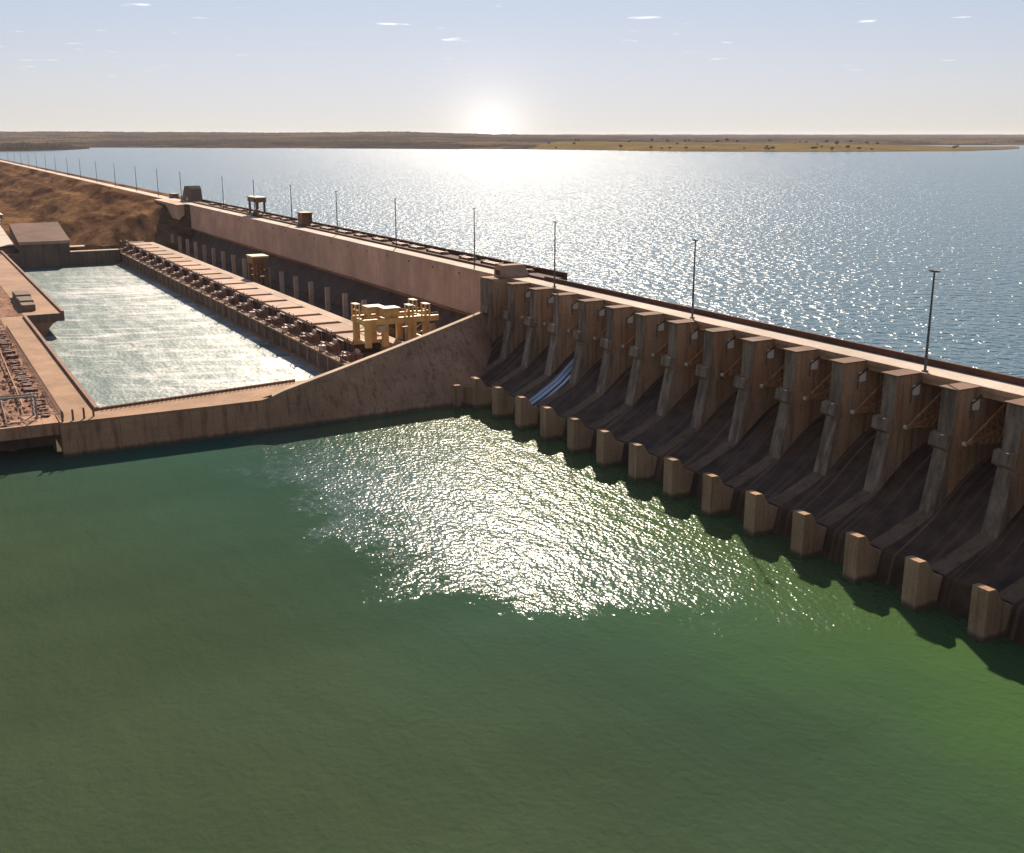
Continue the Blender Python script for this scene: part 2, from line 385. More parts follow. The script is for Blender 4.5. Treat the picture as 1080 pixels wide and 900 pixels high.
# waters
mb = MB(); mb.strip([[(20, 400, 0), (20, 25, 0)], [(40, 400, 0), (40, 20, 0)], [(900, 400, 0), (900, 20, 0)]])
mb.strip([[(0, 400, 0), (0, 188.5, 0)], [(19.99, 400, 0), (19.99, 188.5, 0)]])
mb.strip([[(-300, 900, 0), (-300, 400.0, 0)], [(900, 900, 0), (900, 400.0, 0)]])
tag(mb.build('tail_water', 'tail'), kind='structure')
mb = MB(); mb.strip([[(-640, 185, .004), (-640, 55, .004)], [(19.9, 185, .004), (19.9, 55, .004)]])
tag(mb.build('tailrace_water', 'pool'), kind='structure')
LAKE = 41.6
mb = MB()
fan = [(-6000, -16), (900, -16), (6000, -3000), (9000, -12000), (4000, -20000), (-20000, -20000), (-24000, -16)]
mb.add([(a, -b, LAKE) for a, b in fan], [tuple(range(len(fan)))])
tag(mb.build('reservoir_water', 'lake'), kind='structure')

# far shore: a land sheet in polar strips round the view heading, real distances
def lerp_tab(tab, x):
    if x <= tab[0][0]: return tab[0][1]
    for (a, b), (c, d) in zip(tab, tab[1:]):
        if x <= c: return b + (d - b) * (x - a) / (c - a)
    return tab[-1][1]
def shore_sheet(name, azs, shore, prof, mat, rough, seed, jag=1.3):
    rows = []
    for az in azs:                                          # tangent of the bearing from the view heading
        d0 = shore(az); row = []
        for k, (f, h) in enumerate(prof(az)):
            d = d0 + f
            nz = mnoise.noise(Vector((az * d * .004 + seed, d * .004, seed)))
            nz2 = mnoise.noise(Vector((az * d * .03, d * .02, seed + 3)))
            z = LAKE - 1 + h + (0 if k == 0 else (nz * rough + nz2 * rough * .5 + abs(mnoise.noise(Vector((az * 900, k * 3.3, seed)))) * rough * jag) * min(1, h / 12))
            p = C(az * d, d, z); row.append((p.x, -p.y, p.z))
        rows.append(row)
    mb = MB(); mb.strip(rows)
    return tag(mb.build(name, mat, smooth=False), kind='structure')
AZ = lambda u: (u - 540) / 1172 / .9672
main_shore = [(AZ(-400), 6500), (AZ(-40), 6200), (AZ(125), 5800), (AZ(330), 5500), (AZ(480), 5150), (AZ(560), 5150), (AZ(640), 5600), (AZ(760), 6500), (AZ(900), 6900), (AZ(1040), 7200), (AZ(1130), 7000), (AZ(1500), 6500)]
def azr(u0, u1, n): return [AZ(u0 + (u1 - u0) * i / n) for i in range(n + 1)]
ridge = [(AZ(-400), 102), (AZ(0), 100), (AZ(100), 97), (AZ(260), 88), (AZ(370), 86), (AZ(395), 94), (AZ(435), 92), (AZ(470), 78), (AZ(560), 62), (AZ(700), 42), (AZ(850), 34), (AZ(1080), 36), (AZ(1500), 40)]
def main_prof(az):
    H = lerp_tab(ridge, az)
    return [(0, 0), (30, 3), (150, 8), (500, 13), (1000, 20 + .05 * H), (1800, 24 + .1 * H), (2600, 22 + .2 * H), (3600, .55 * H + 6), (4600, .66 * H + 5), (6000, .9 * H), (7600, H), (10000, max(H * .96, 54)), (15000, max(H * .8, 59)), (17000, max(H * .7, 62)), (18500, -300)]
shore_sheet('far_shore', azr(-420, 1500, 1100), lambda a: lerp_tab(main_shore, a), main_prof, 'land', 6, 1.7)
# wooded spit at the left
left_sh = [(AZ(-400), 3300), (AZ(0), 4380), (AZ(60), 4560), (AZ(100), 4900), (AZ(122), 5250)]
left_in = lambda a: max(0.02, min(1, (AZ(122) - a) / .035))
shore_sheet('wooded_spit', azr(-400, 122, 330), lambda a: lerp_tab(left_sh, a), lambda a: [(0, 0), (25, 5 * left_in(a)), (60, 13 * left_in(a) + 2), (250, 20 * left_in(a) + 2), (600, 24 * left_in(a)), (900, 20 * left_in(a)), (1250, -1)], 'forest', 7, 4.1)
# pasture spit at the right
rsh = [(AZ(556), 5080), (AZ(620), 4820), (AZ(700), 4420), (AZ(860), 4330), (AZ(985), 4540), (AZ(1025), 4950), (AZ(1042), 5300)]
def rin(a): return max(.03, min(1, (AZ(1046) - a) / .19, (a - AZ(540)) / .04))
pst = shore_sheet('pasture_spit', azr(556, 1042, 160), lambda a: lerp_tab(rsh, a), lambda a: [(0, 0), (12, 2.5), (120, 7 * rin(a) + 2), (350, 15 * rin(a) + 2), (700, 25 * rin(a) + 1), (1000, 29 * rin(a)), (1250, 22 * rin(a)), (1550, -1.5)], 'pasture', 2.5, 9.3, .2)

# dam embankment
def emb_z(s, t):
    d = t - 3 - (0 if s > -1000 else 0)
    if d < 0: base = 46.0
    else:
        base = 46 - d * .42
        if d > 24: base = 46 - 24 * .42 - min(d - 24, 14) * .04 - max(0, d - 38) * .45
        base = max(base, 13.2)
    if t > 3.5: base = min(base, 12.5 + (-584 - s) * .5 + max(0, 12 - t) * .6)
    r = mnoise.noise(Vector((s * .012, t * .05, 1.1))) * 3.2 + mnoise.noise(Vector((s * .04, t * .12, 5.))) * 1.6 + mnoise.noise(Vector((s * .15, t * .25, 2.))) * .7 + mnoise.noise(Vector((s * .4, t * .5, 8.))) * .45 - abs(mnoise.noise(Vector((s * .05, t * .015, 3.)))) * 2.4 + .6
    return base + r * min(1, max(0, d / 8)) * (1 if base > 14 else .3)
TT = [-25, -14, 0, 2.5] + [4 + 2 * i for i in range(80)] + [180, 240, 400]
rows = []
ss = [-3200, -2800, -2500, -2200, -2000, -1850, -1700, -1600] + [-1500 + 6 * i for i in range(139)] + [-664 + 4 * i for i in range(21)]
for s in ss:
    if s == ss[-1]: rows.append([(s, t, emb_z(s, t)) for t in TT]); rows.append([(s + .3, t, -2) for t in TT]); break
    rows.append([(s, t, emb_z(s, t)) for t in TT])
tag(MB().strip(rows).build('embankment', 'embank', smooth=True), kind='structure')
# crest road over embankment and dam
mb = MB()
mb.box(-3200, -612, -11, 0, 45.6, 46.3)
tag(mb.build('embankment_road', 'road'), kind='structure')
mb = MB(); mb.box(-612, -4, -8.2, .15, 45.9, 46.5); mb.box(2, 420, -8.4, .15, 45.6, 46.5); mb.box(-4, 2, -10.4, -9.2, 45.7, 46.49)
tag(mb.build('crest_road', 'road'), kind='structure')
# site ground at the left
def left_z(s, t):
    z = 11.2 + .012 * max(0, t - 190)
    return z + mnoise.noise(Vector((s * .05, t * .05, 0))) * .7 + mnoise.noise(Vector((s * .3, t * .3, 7))) * .45 + abs(mnoise.noise(Vector((s * .13, t * .13, 3)))) * 1.1
rows = []
for i in range(240):
    s = 22.5 - i * 3.4 if i < 120 else -385.5 - (i - 120) * 5.5
    edge = 185.3 if s > -226 else 173.2
    rows.append([(s, edge + (t if t < 60 else t), left_z(s, edge + t) if t > .5 else 11.55) for t in [0, 1.5] + [3.5 + 3 * k for k in range(26)] + [95, 130, 200, 320]])
tag(MB().strip(rows).build('site_ground', 'rubble'), kind='structure')

# ------------------------------------------------------------------ spillway
# piers
def pier_from(t0=0): pass
def make_pier():
    root = thing('spillway_pier', 'x', 'dam pier', 0, 0, 0, 'spillway piers')
    prof = [(-24, 8), (-24, 36), (-16, 43.0), (-9.5, 45.55), (-.2, 45.55), (-.2, 46.15), (8.3, 46.15), (8.5, 35.0), (9.0, 31.6), (12.5, 14.6), (12.9, 12.0), (6, 12), (-6, 10)]
    MB().prism_s(prof, -4.4, 0).build('shaft', 'pier', root, bevel=.0)
    cb = [(3.5, 33.0), (8.5, 35.4), (11.6, 35.4), (11.9, 31.7), (9.5, 30.6), (3.5, 30.9)]
    MB().prism_s([(8.6, 35.0), (10.4, 35.0), (10.8, 32.0), (8.9, 30.8)], -5.0, .12).build('corbel', 'pier', root)
    mb = MB()
    for a, b in ((0.003, .3), (-5.6, -4.403)): MB().prism_s([(2.6, 33.2), (8.58, 35.2), (8.8, 31.0), (2.6, 30.6)], a, b).build('trunnion_block', 'pier', root)
    MB().box(.003, .55, .3, 2.4, 40.6, 43.2).build('hoist_box', 'white', root)
    MB().bar((.5, -1.4, 44.6), (.5, 3.0, 42.4), .28).bar((.4, 3.0, 42.4), (.4, 3.1, 38.6), .14).build('hoist_bracket', 'steel', root)
    MB().box(-5.0, .6, -.3, 8.9, 46.152, 46.4).build('pier_cap', 'captop', root)
    rb = [(12.3, 14.9), (13, 14.5), (17, 11.9), (21, 9.5), (25.2, 7.2)]
    def sk(t, a, b): return a + (b - a) * (t - 12.3) / 12.9
    mb = MB(); mb.strip([[(sk(t, -4.5, -8.2), t, z - .3), (sk(t, -4.4, -8.1), t, z + .32), (sk(t, -2.2, -5.2), t, z + .42), (sk(t, 0, -2.9), t, z + .3), (sk(t, .1, -2.8), t, z - .3)] for t, z in rb])
    mb.build('wake_rib', 'rib', root)
    return root
p0 = make_pier(); pk = children(p0)
NB = 20
for i in range(NB):
    lab = ('tall brown concrete spillway pier joined to the top of the sloping guide wall' if i == 0 else
           'tall stained concrete spillway pier, %s to the right of the sloping guide wall' % ORD[i - 1])
    if i == 0: p0['label'] = lab
    else: copy_tree(p0, pk, i * SP, 0, 0, lab)
# chutes
CH = [(-16, 24.5), (-13, 27.3), (-10, 28.3), (-7, 28.0), (-4, 27.0), (0, 25.0), (4, 22.2), (8, 18.9), (10, 17.1), (13, 14.5), (17, 11.9), (21, 9.5), (25.2, 7.2), (25.6, 6.0), (27.5, -4)]
mb = MB(); mb.strip([[(x, t, z) for t, z in CH] for x in (-SP + .02, -SP * .75, -SP * .5, -SP * .25, 0)])
c0 = mb.build('spillway_chute', 'chute')
tag(c0, 'x', 'spillway chute', 'spillway chutes')
for i in range(NB):
    lab = 'dark streaked concrete chute, %s bay to the right of the sloping guide wall' % ORD[i]
    if i == 3: lab = 'dark concrete chute with pale blue water running down it'
    if i == 0: o = c0
    else: o = c0.copy(); col.objects.link(o)
    o.location = V((i + 1) * SP - 2.2, 0, 0); o['label'] = lab
# running water in the fourth bay
mb = MB()
for a, b in ((59.5, 64.8), (66.0, 67.6)):
    rows = []
    for k in range(7):
        x = a + (b - a) * k / 6
        rows.append([(x + mnoise.noise(Vector((z * .2, x, 0))) * .25, t + .10, z + .14 + .06 * math.sin(k * 2.1)) for t, z in CH[5:]])
    mb.strip(rows)
tag(mb.build('running_water', 'stream', smooth=True), kind='structure')
# gates
def make_gate():
    root = thing('radial_gate', 'x', 'sluice gate', 0, 0, 0, 'radial gates')
    TC = (4.4, 32.4); Rr = 15.6; w_ = SP - 4.4 - .1
    arc = []
    for k in range(11):
        a = R(42 - 57 * k / 10); arc.append((TC[0] - Rr * math.cos(a), TC[1] + Rr * math.sin(a)))
    arc2 = [(t + .35 * math.cos(R(42 - 57 * k / 10)), z - .35 * math.sin(R(42 - 57 * k / 10))) for k, (t, z) in enumerate(arc)]
    mb = MB(); mb.prism_s(arc + arc2[::-1], .05, w_).build('skin_plate', 'rust', root)
    mb = MB()
    for k in (1, 3, 5, 7, 9):
        t, z = arc2[k]; mb.bar((.1, t + .4, z), (w_ - .1, t + .4, z), .3)
    mb.build('girders', 'rust', root)
    for sx in (1.1, w_ - 1.1):
        for k, nm in ((1, 'arm'), (5, 'arm'), (8, 'arm')):
            t, z = arc2[k]; MB().bar((sx, TC[0], TC[1]), (sx + (.8 if sx < 5 else -.8), t + .5, z), .36).build(nm, 'arm', root)
        mb = MB()
        for fr in (.3, .45, .6, .75, .9):
            q = [(TC[0] + (arc2[k][0] + .5 - TC[0]) * fr, TC[1] + (arc2[k][1] - TC[1]) * fr) for k in (1, 5, 8)]
            fr2 = fr - .15
            q2 = [(TC[0] + (arc2[k][0] + .5 - TC[0]) * fr2, TC[1] + (arc2[k][1] - TC[1]) * fr2) for k in (1, 5, 8)]
            s1 = sx + (.8 if sx < 5 else -.8) * fr
            for a, b in ((q[0], q[1]), (q[1], q[2]), (q2[0], q[1]), (q2[2], q[1])): mb.bar((s1, *a), (s1, *b), .2)
        mb.build('bracing', 'arm', root)
    for sx in (.55, w_ - .55): MB().bar((sx - .5, *TC), (sx + .5, *TC), .55, 10).build('trunnion', 'white', root)
    return root
g0 = make_gate(); gk = children(g0)
for i in range(NB):
    lab = 'rusty radial gate with latticed arms in the %s spillway bay from the guide wall' % ORD[i]
    if i == 0: g0['label'] = lab; g0.location = V(0.05, 0, 0)
    else: copy_tree(g0, gk, i * SP + .05, 0, 0, lab)
# bridge girders under the road
def make_girder():
    root = thing('bridge_girder', 'x', 'bridge girder', 0, 0, 0, 'bridge girders under the crest road')
    MB().box(.0, SP - 4.4, -1.4, -.25, 43.7, 45.58).build('edge_beam', 'girder', root)
    MB().box(.0, SP - 4.4, -14.4, -13.4, 43.9, 45.58).build('rear_beam', 'girder', root)
    MB().box(.0, SP - 4.4, -.25, .55, 45.3, 46.48).build('cornice', 'girder', root)
    return root
b0 = make_girder(); bk = children(b0)
for i in range(NB):
    lab = 'brown girder carrying the crest road over the %s spillway bay from the guide wall' % ORD[i]
    if i == 0: b0['label'] = lab
    else: copy_tree(b0, bk, i * SP, 0, 0, lab)
# deflector blocks at the chute foot
mb = MB()
prof = [(25.0, 7.05), (26.6, 7.3), (28.0, 8.1), (29.3, 9.4), (30.2, 10.9), (30.9, 11.75), (31.4, 11.95), (33.5, 12.0), (33.5, -4), (25, -4)]
mb.prism_s(prof, 0, 4.2)
n = 6
d0 = mb.build('deflector_block', 'tooth'); tag(d0, 'x', 'deflector block', 'deflector blocks along the foot of the spillway')
for k in range(19):
    o = d0 if k == 0 else d0.copy()
    if k: col.objects.link(o)
    o.location = V(28.9 + 18.55 * k, 0, 0)
    o['label'] = 'concrete deflector block at the water, %s to the right of the guide wall' % ORD[k]
# parapet on the upstream side of the road
pr = thing('parapet_wall', 'low dark reddish brown parapet along the lake side of the spillway road', 'parapet', 15, -8.9, 46)
MB().box(0, 400, -.3, .35, -6, 2.0).build('wall', 'parapet', pr)
MB().box(0, 400, -.4, .45, 2.003, 2.25).build('rail_cap', 'parapet', pr)
# upstream face of the spillway
sb = MB(); sb.prism_s([(-15.2, 26), (-16.2, 26), (-24, -5), (27, -5), (24, 5.), (12, 11.0), (-2, 22), (-12, 26)], .02, 420)
tag(sb.build('spillway_sill', 'dark'), 'dark concrete mass of the spillway under its chutes', 'dam')

# ------------------------------------------------------------------ guide wall
gw = thing('guide_wall', 'long brown concrete guide wall sloping up from the basin to the first spillway pier', 'wall', 27, 110, 0)
GO = gw.location.copy()
def rel(mb, root):                     # world coordinates -> coordinates of the thing
    L = root.location; mb.v = [(a - L.x, b - L.y, c - L.z) for a, b, c in mb.v]; return mb
top = [(27.4, 187, 11.7), (27.3, 150, 11.7), (27.2, 118, 11.8), (27.0, 114, 12.6), (27.0, 109, 14.4)]
top += [(27.0 + (-4.6 - 27.0) * k / 10, 109 + (9.5 - 109) * k / 10, 14.4 + (32.0 - 14.4) * k / 10 - .5 * math.sin(math.pi * k / 10)) for k in range(1, 11)]
def foot_s(t):
    if t > 33: return 28.8, -3
    f = (33 - t) / 24; return 28.8 + (3.0 - 28.8) * f, 2 + 14 * f
rows = [[], [], []]
rows = []
for (s, t, z) in top:
    fs, fz = foot_s(t); row = []
    for k in range(9):
        f = k / 8; bulge = .5 * math.sin(math.pi * f) * (1 if t < 60 else 0)
        row.append((s + (fs - s) * f, t + (0), z + (fz - z) * f))
    rows.append(row)
mb = MB().strip(rows)
mb.strip([[(s - 3.6, t - 1.0, z - .05), (s - 3.6, t - 1.0, -3)] for s, t, z in top])
mb.add([(27.4, -187, 11.7), (23, -187, 11.7), (23, -187, -3), (28.8, -187, -3)], [(0, 1, 2, 3)])
rel(mb, gw).build('wall_face', 'wall', gw)
mb = MB()
cs = top[3:]
mb.strip([[(s + .25, t + .1, z - .6), (s + .25, t + .1, z + .12), (s - 3.7, t - 1.1, z + .12), (s - 3.7, t - 1.1, z - .6)] for s, t, z in cs])
rel(mb, gw).build('coping', 'coping', gw)
mb = MB(); mb.box(28.3, 30.4, 38.5, 41, -3, 9.5); mb.box(27.5, 29.4, 33.5, 36, -3, 8.2)
rel(mb, gw).build('buttress', 'wall', gw)
mb = MB(); mb.prism_z([(27.55, 187), (27.55, 116), (4, 92), (-8, 70), (2, 97), (14.5, 173.5)][:4] + [(1.5, 96), (14.5, 173.5)], 11.3, 11.72)
mb2 = MB(); mb2.prism_z([(27.5, 186.9), (27.3, 114), (22, 92), (1, 92), (2, 97), (14.5, 173.5), (14.5, 186.9)], 10.6, 11.74)
rel(mb2, gw).build('walkway', 'walk', gw)
mb = MB(); mb.prism_z([(14.5, 173.4), (2, 97), (1.2, 97), (13.7, 173.4)], -3, 12.5)
rel(mb, gw).build('pool_kerb', 'kerb', gw)
# baluster fence along the basin side of the walkway
fe = thing('walkway_fence', 'row of short dark posts with a rail along the basin end walkway', 'fence', 8, 135, 11.74)
mb = MB()
for k in range(46):
    f = k / 45; a = 15.6 + (3.6 - 15.6) * f; b = 171.5 + (98 - 171.5) * f
    o = rel(MB().bar((a, b, 11.74), (a, b, 13.1), .17), fe).build('fence_post', 'rust', fe)
rel(MB().bar((15.6, 171.5, 13.0), (3.6, 98, 13.0), .08), fe).build('rail', 'rust', fe)
# four bollards at the corner
for k, (a, b) in enumerate([(25.6, 186.0), (25.2, 182.6), (24.4, 178.9), (22.8, 175.6)]):
    o = MB().bar((0, 0, 0), (0, 0, 3.6), .38, 8, .34).bar((0, 0, 3.6), (0, 0, 3.9), .34, 8, .1).build('bollard', 'rust')
    o.location = V(a, b, 11.74)
    tag(o, 'thin dark post on the corner walkway, ' + ['leftmost of four by the outer edge', 'second from the left of four', 'third from the left of four', 'rightmost of the four posts'][k], 'post', 'posts at the walkway corner')

# ------------------------------------------------------------------ left quay
q = thing('left_quay', 'sunlit concrete quay wall and walkway along the left side of the basin', 'quay', -100, 179, 0)
rel(MB().box(-226, 14.4, 173.2, 185.2, -3, 11.7), q).build('quay_wall', 'walk', q)
rel(MB().box(-222, 14.4, 172.6, 174.0, 11.703, 12.9), q).build('edge_kerb', 'kerb', q)
plat = [(153, 11.7), (153, 8.2), (156, 7.8), (159, 6.4), (161.5, 3.5), (163, 0), (163, -3), (173.1, -3), (173.1, 11.7)]
pl = thing('loading_platform', 'broad concrete platform overhanging the left side of the basin', 'platform', -420, 160, 0)
rel(MB().prism_s(plat, -596, -226.1), pl).build('platform_slab', 'walk', pl)
rel(MB().box(-596, -226.1, 152.8, 154.2, 11.703, 12.9), pl).build('edge_kerb', 'kerb', pl)
rel(MB().box(-226.05, -225.3, 153.0, 173.1, 7.6, 11.9), pl).build('end_beam', 'dark', pl)
ap = thing('apron_deck', 'thick brown deck edge left of the corner posts, open and dark below', 'deck', 20, 230, 0)
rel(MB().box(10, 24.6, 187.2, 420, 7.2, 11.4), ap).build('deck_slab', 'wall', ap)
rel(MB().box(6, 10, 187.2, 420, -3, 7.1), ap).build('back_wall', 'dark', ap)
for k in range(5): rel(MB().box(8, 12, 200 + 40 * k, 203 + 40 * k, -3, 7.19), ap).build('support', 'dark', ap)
# guard fence along the quay's land side
gf = thing('guard_fence', 'dark picket guard fence on the land side of the left quay', 'fence', -80, 185, 11.7)
for k in range(60):
    s = 20 - k * 3.5
    rel(MB().bar((s, 185.0, 11.6), (s, 185.0, 13.6), .17), gf).build('fence_post', 'clutter', gf)
for z in (12.5, 13.5): rel(MB().bar((20, 185.0, z), (-187, 185.0, z), .09), gf).build('rail', 'clutter', gf)
# stacked stoplog beams on the ground beside it
beam = MB().box(-.9, .9, -2.6, 2.6, 0, 1.1).box(-1.1, 1.1, -2.0, -1.4, -.05, 1.25).box(-1.1, 1.1, 1.4, 2.0, -.05, 1.25).build('stoplog_beam', 'redsteel')
tag(beam, 'x', 'steel beam', 'beams laid in a row beside the left quay')
for k in range(46):
    o = beam if k == 0 else beam.copy()
    if k: col.objects.link(o)
    s = 14 - k * 4.3
    o.location = V(s, 190.2 + random.uniform(-.5, .5), left_z(s, 190) - .1); o.rotation_euler = (0, 0, random.uniform(-.6, .6)); q1 = random.uniform(.6, 1.15); o.scale = (q1, random.uniform(.5, 1.1), q1)
    o['label'] = 'short reddish steel beam lying in the long row beside the quay guard fence'
# steel pipe frame and its long rail
pf = thing('pipe_frame', 'grey steel frame with a long horizontal pipe over the rubble at the left', 'pipe frame', 6, 193, 11)
for a, b in (((16, 193, 11), (16, 193, 19.5)), ((10, 193.5, 11), (10, 193.5, 19.5)),): rel(MB().bar(a, b, .35, 8), pf).build('post', 'pipe', pf)
rel(MB().bar((16, 193, 19.4), (10, 260, 19.4), .38, 8), pf).build('pipe', 'pipe', pf)
rel(MB().bar((10, 193.5, 18.9), (4, 260, 18.9), .3, 8), pf).build('pipe', 'pipe', pf)
mb = MB()
for k in range(5): mb.bar((16, 193, 12 + 1.5 * k), (10, 193.5, 13.5 + 1.5 * k), .12)
rel(mb, pf).build('lattice', 'pipe', pf)
lr = thing('steel_rail', 'long tan rail running along the rubble parallel to the left quay', 'rail', -90, 195, 12)
rel(MB().bar((5, 196, 13.4), (-190, 192.5, 13.4), .3), lr).build('rail_beam', 'walk', lr)
for k in range(16): rel(MB().bar((5 - k * 13, 196 - k * .233, 10.8), (5 - k * 13, 196 - k * .233, 13.4), .25), lr).build('rail_post', 'clutter', lr)
tb = thing('transmission_line', 'dark cable slung over the rubble at the far left edge', 'cable', 0, 205, 11)
rel(MB().bar((22, 203, 12.3), (-70, 200, 12.6), .25, 6), tb).build('cable', 'steel', tb)
# stacked dark boxes on the platform
st = thing('material_stack', 'dark stack of covered crates on the platform by the left basin', 'stack', -262, 170, 11.7)
for k in range(5):
    rel(MB().box(-306 + 13 * k, -296 + 13 * k + 2, 163 + .6 * k, 171.5 + .2 * k, 11.72, 15.2 + (.8 if k % 2 else 0)), st).build('crate', 'dark', st, bevel=.25)
# loose rocks over the site
mb = MB()
for k in range(1700):
    s = random.uniform(-330, 18); t = random.uniform(198, 262) if random.random() < .75 else random.uniform(187, 200); r = random.uniform(.4, 1.5)
    z = left_z(s, t); c = Vector((s, t, z + r * .15)); vs = []
    for dx, dy, dz in ((1, 0, 0), (-1, 0, 0), (0, 1, 0), (0, -1, 0), (0, 0, 1), (0, 0, -1)):
        q_ = random.uniform(.6, 1.2) * r; vs.append((s + dx * q_ * 1.3, -(t + dy * q_), c.z + dz * q_ * .8))
    mb.add(vs, [(0, 2, 4), (2, 1, 4), (1, 3, 4), (3, 0, 4), (2, 0, 5), (1, 2, 5), (3, 1, 5), (0, 3, 5)])
tag(mb.build('rubble', 'rubble'), kind='stuff')

# ------------------------------------------------------------------ far end of the basin
eh = thing('end_block', 'big dark concrete block house with a sloping roof at the far end of the basin', 'building', -590, 122, 0)
rel(MB().box(-618, -573.2, 103.2, 141, -3, 19.6), eh).build('body', 'dark', eh)
rel(MB().prism_t([(-572.4, 18.4), (-572.4, 21.0), (-640, 31.5), (-640, 18.4)], 102.4, 142), eh).build('roof', 'endroof', eh)
rel(MB().box(-572.3, -571.7, 102.5, 141.8, 18.7, 20.6), eh).build('roof_edge', 'coping', eh)
ew = thing('end_wall', 'low concrete wall with pale capping closing the far end of the basin', 'wall', -575, 87, 0)
rel(MB().box(-580, -573, 64, 103.1, -3, 11.0), ew).build('wall', 'dark', ew)
rel(MB().box(-581, -572.6, 64, 103.1, 11.003, 11.6), ew).build('capping', 'coping', ew)
rel(MB().box(-600, -588, 64, 103.1, 8, 14.2), ew).build('upper_step', 'coping', ew)
rel(MB().box(-573.2, -570, 141.1, 160, -3, 12.0), ew).build('side_wall', 'dark', ew)
yard = MB().strip([[(-1000, 128, 15.8), (-1000, 175, 14)], [(-620, 141.1, 14.4), (-620, 178, 13.0)]])
tag(yard.build('yard_paving', 'road'), kind='structure')
sh = thing('site_shed', 'small shed with a blue grey roof on the pale yard behind the block house', 'shed', -880, 136, 15.6)
MB().box(-9, 9, -5, 5, 0, 4.2).build('wall', 'white', sh)
MB().prism_s([(-5.6, 4.2), (0, 6.4), (5.6, 4.2)], -9.6, 9.6).build('roof', 'bluegrey', sh)
MB().box(-2, 0, 5.003, 5.1, 0, 2.6).build('door', 'window', sh)
s2 = thing('storage_building', 'long pale roofed storehouse at the foot of the embankment', 'building', -960, 128, 16)
MB().box(-26, 16, -5, 5, -1, 4).build('wall', 'walk', s2)
MB().prism_s([(-5.8, 4), (0, 5.6), (5.8, 4)], -26.6, 16.6).build('roof', 'white', s2)

# ------------------------------------------------------------------ powerhouse
ph = thing('powerhouse', 'long powerhouse deck between the basin and the pink dam wall', 'powerhouse', -300, 55, 0)
SE = -14.0
rel(MB().box(-574, SE, 40, 61.4, -3, 8.0), ph).build('lower_body', 'dark', ph)
rel(MB().box(-574, SE, 56, 63.4, 8.003, 8.9), ph).build('gallery_slab', 'walk', ph)
rel(MB().box(-574, SE, 61.4, 64.2, -.6, 1.0), ph).build('water_ledge', 'walk', ph)
for k in range(40):
    s = -570 + k * 14.2
    rel(MB().box(s, s + 1.3, 61.403, 62.6, 1.003, 8.0), ph).build('wall_rib', 'girder', ph)
rel(MB().box(-578, SE - 20, 34.6, 40.5, 7, 16.1), ph).build('roof_strip', 'deck', ph)
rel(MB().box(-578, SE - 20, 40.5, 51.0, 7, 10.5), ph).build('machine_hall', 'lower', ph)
hatch = MB().box(-3.5, 18.5, 0, 13.8, -.05, 1.5).build('hatch_cover', 'roof')
tag(hatch, 'x', 'hatch cover', 'pale roof covers in a row on the powerhouse')
SPC = 28.4
for k in range(20):
    o = hatch if k == 0 else hatch.copy()
    if k: col.objects.link(o)
    o.location = V(-65 - k * SPC + 0, 40.7, 14.6 )
    o['label'] = 'flat pink concrete roof cover on the powerhouse, ' + ('nearest to the yellow gantry crane' if k == 0 else '%s from the near end of its row' % ORD[k])
    s0 = -65 - k * SPC
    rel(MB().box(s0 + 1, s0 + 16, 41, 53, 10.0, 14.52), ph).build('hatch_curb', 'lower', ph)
# transformers and pipework on the gallery
def make_tr():
    root = thing('transformer', 'x', 'transformer', 0, 0, 0, 'transformers along the powerhouse gallery')
    MB().box(-3, 3, -1.8, 1.8, 0.3, 4.2).build('tank', 'clutter', root, bevel=.1)
    MB().box(-3.4, 3.4, -2.0, 2.0, 0, .3).build('base', 'clutter_pale', root)
    mb = MB()
    for k in range(7): mb.box(-2.8 + k * .9, -2.5 + k * .9, 1.81, 2.8, .6, 3.6)
    mb.build('radiator', 'clutter', root)
    for k in range(3): MB().bar((-1.8 + 1.8 * k, 0, 4.2), (-1.8 + 1.8 * k, -.4, 6.4), .28, 8, .15).build('bushing', 'clutter_pale', root)
    MB().bar((-2.6, -.9, 5.2), (1.2, -.9, 5.2), .6, 10).build('conservator', 'clutter_pale', root)
    return root
t0_ = make_tr(); tk = children(t0_)
for k in range(20):
    lab = 'brown transformer with pale bushings on the gallery, ' + ('closest to the guide wall' if k == 0 else '%s from the guide wall' % ORD[k])
    s = -34 - k * SPC
    if k == 0: t0_.location = V(s, 57.6, 8.9); t0_['label'] = lab
    else: copy_tree(t0_, tk, s, 57.6, 8.9, lab)
def make_portal():
    root = thing('bus_portal', 'x', 'steel portal', 0, 0, 0, 'steel portals between the transformers')
    for a in (-3.5, 3.5):
        for b in (-2.2, 2.6): MB().bar((a, b, 0), (a, b, 8.4), .22).build('leg', 'clutter', root)
    for b in (-2.2, 2.6): MB().bar((-4, b, 8.3), (4, b, 8.3), .25).build('beam', 'clutter_pale', root)
    mb = MB()
    for b in (-2.2, 2.6): mb.bar((-3.5, b, 0.5), (3.5, b, 8), .12).bar((3.5, b, .5), (-3.5, b, 8), .12)
    mb.build('bracing', 'clutter', root)
    MB().box(-2, 2, -1, 1.4, 0, 2.6).build('cabinet', 'clutter_pale', root)
    return root
bp = make_portal(); bpk = children(bp)
for k in range(20):
    lab = 'braced steel portal on the gallery, ' + ('closest to the guide wall' if k == 0 else '%s portal from the guide wall' % ORD[k])
    s = -48 - k * SPC
    if k == 0: bp.location = V(s, 57.2, 8.9); bp['label'] = lab
    else: copy_tree(bp, bpk, s, 57.2, 8.9, lab)
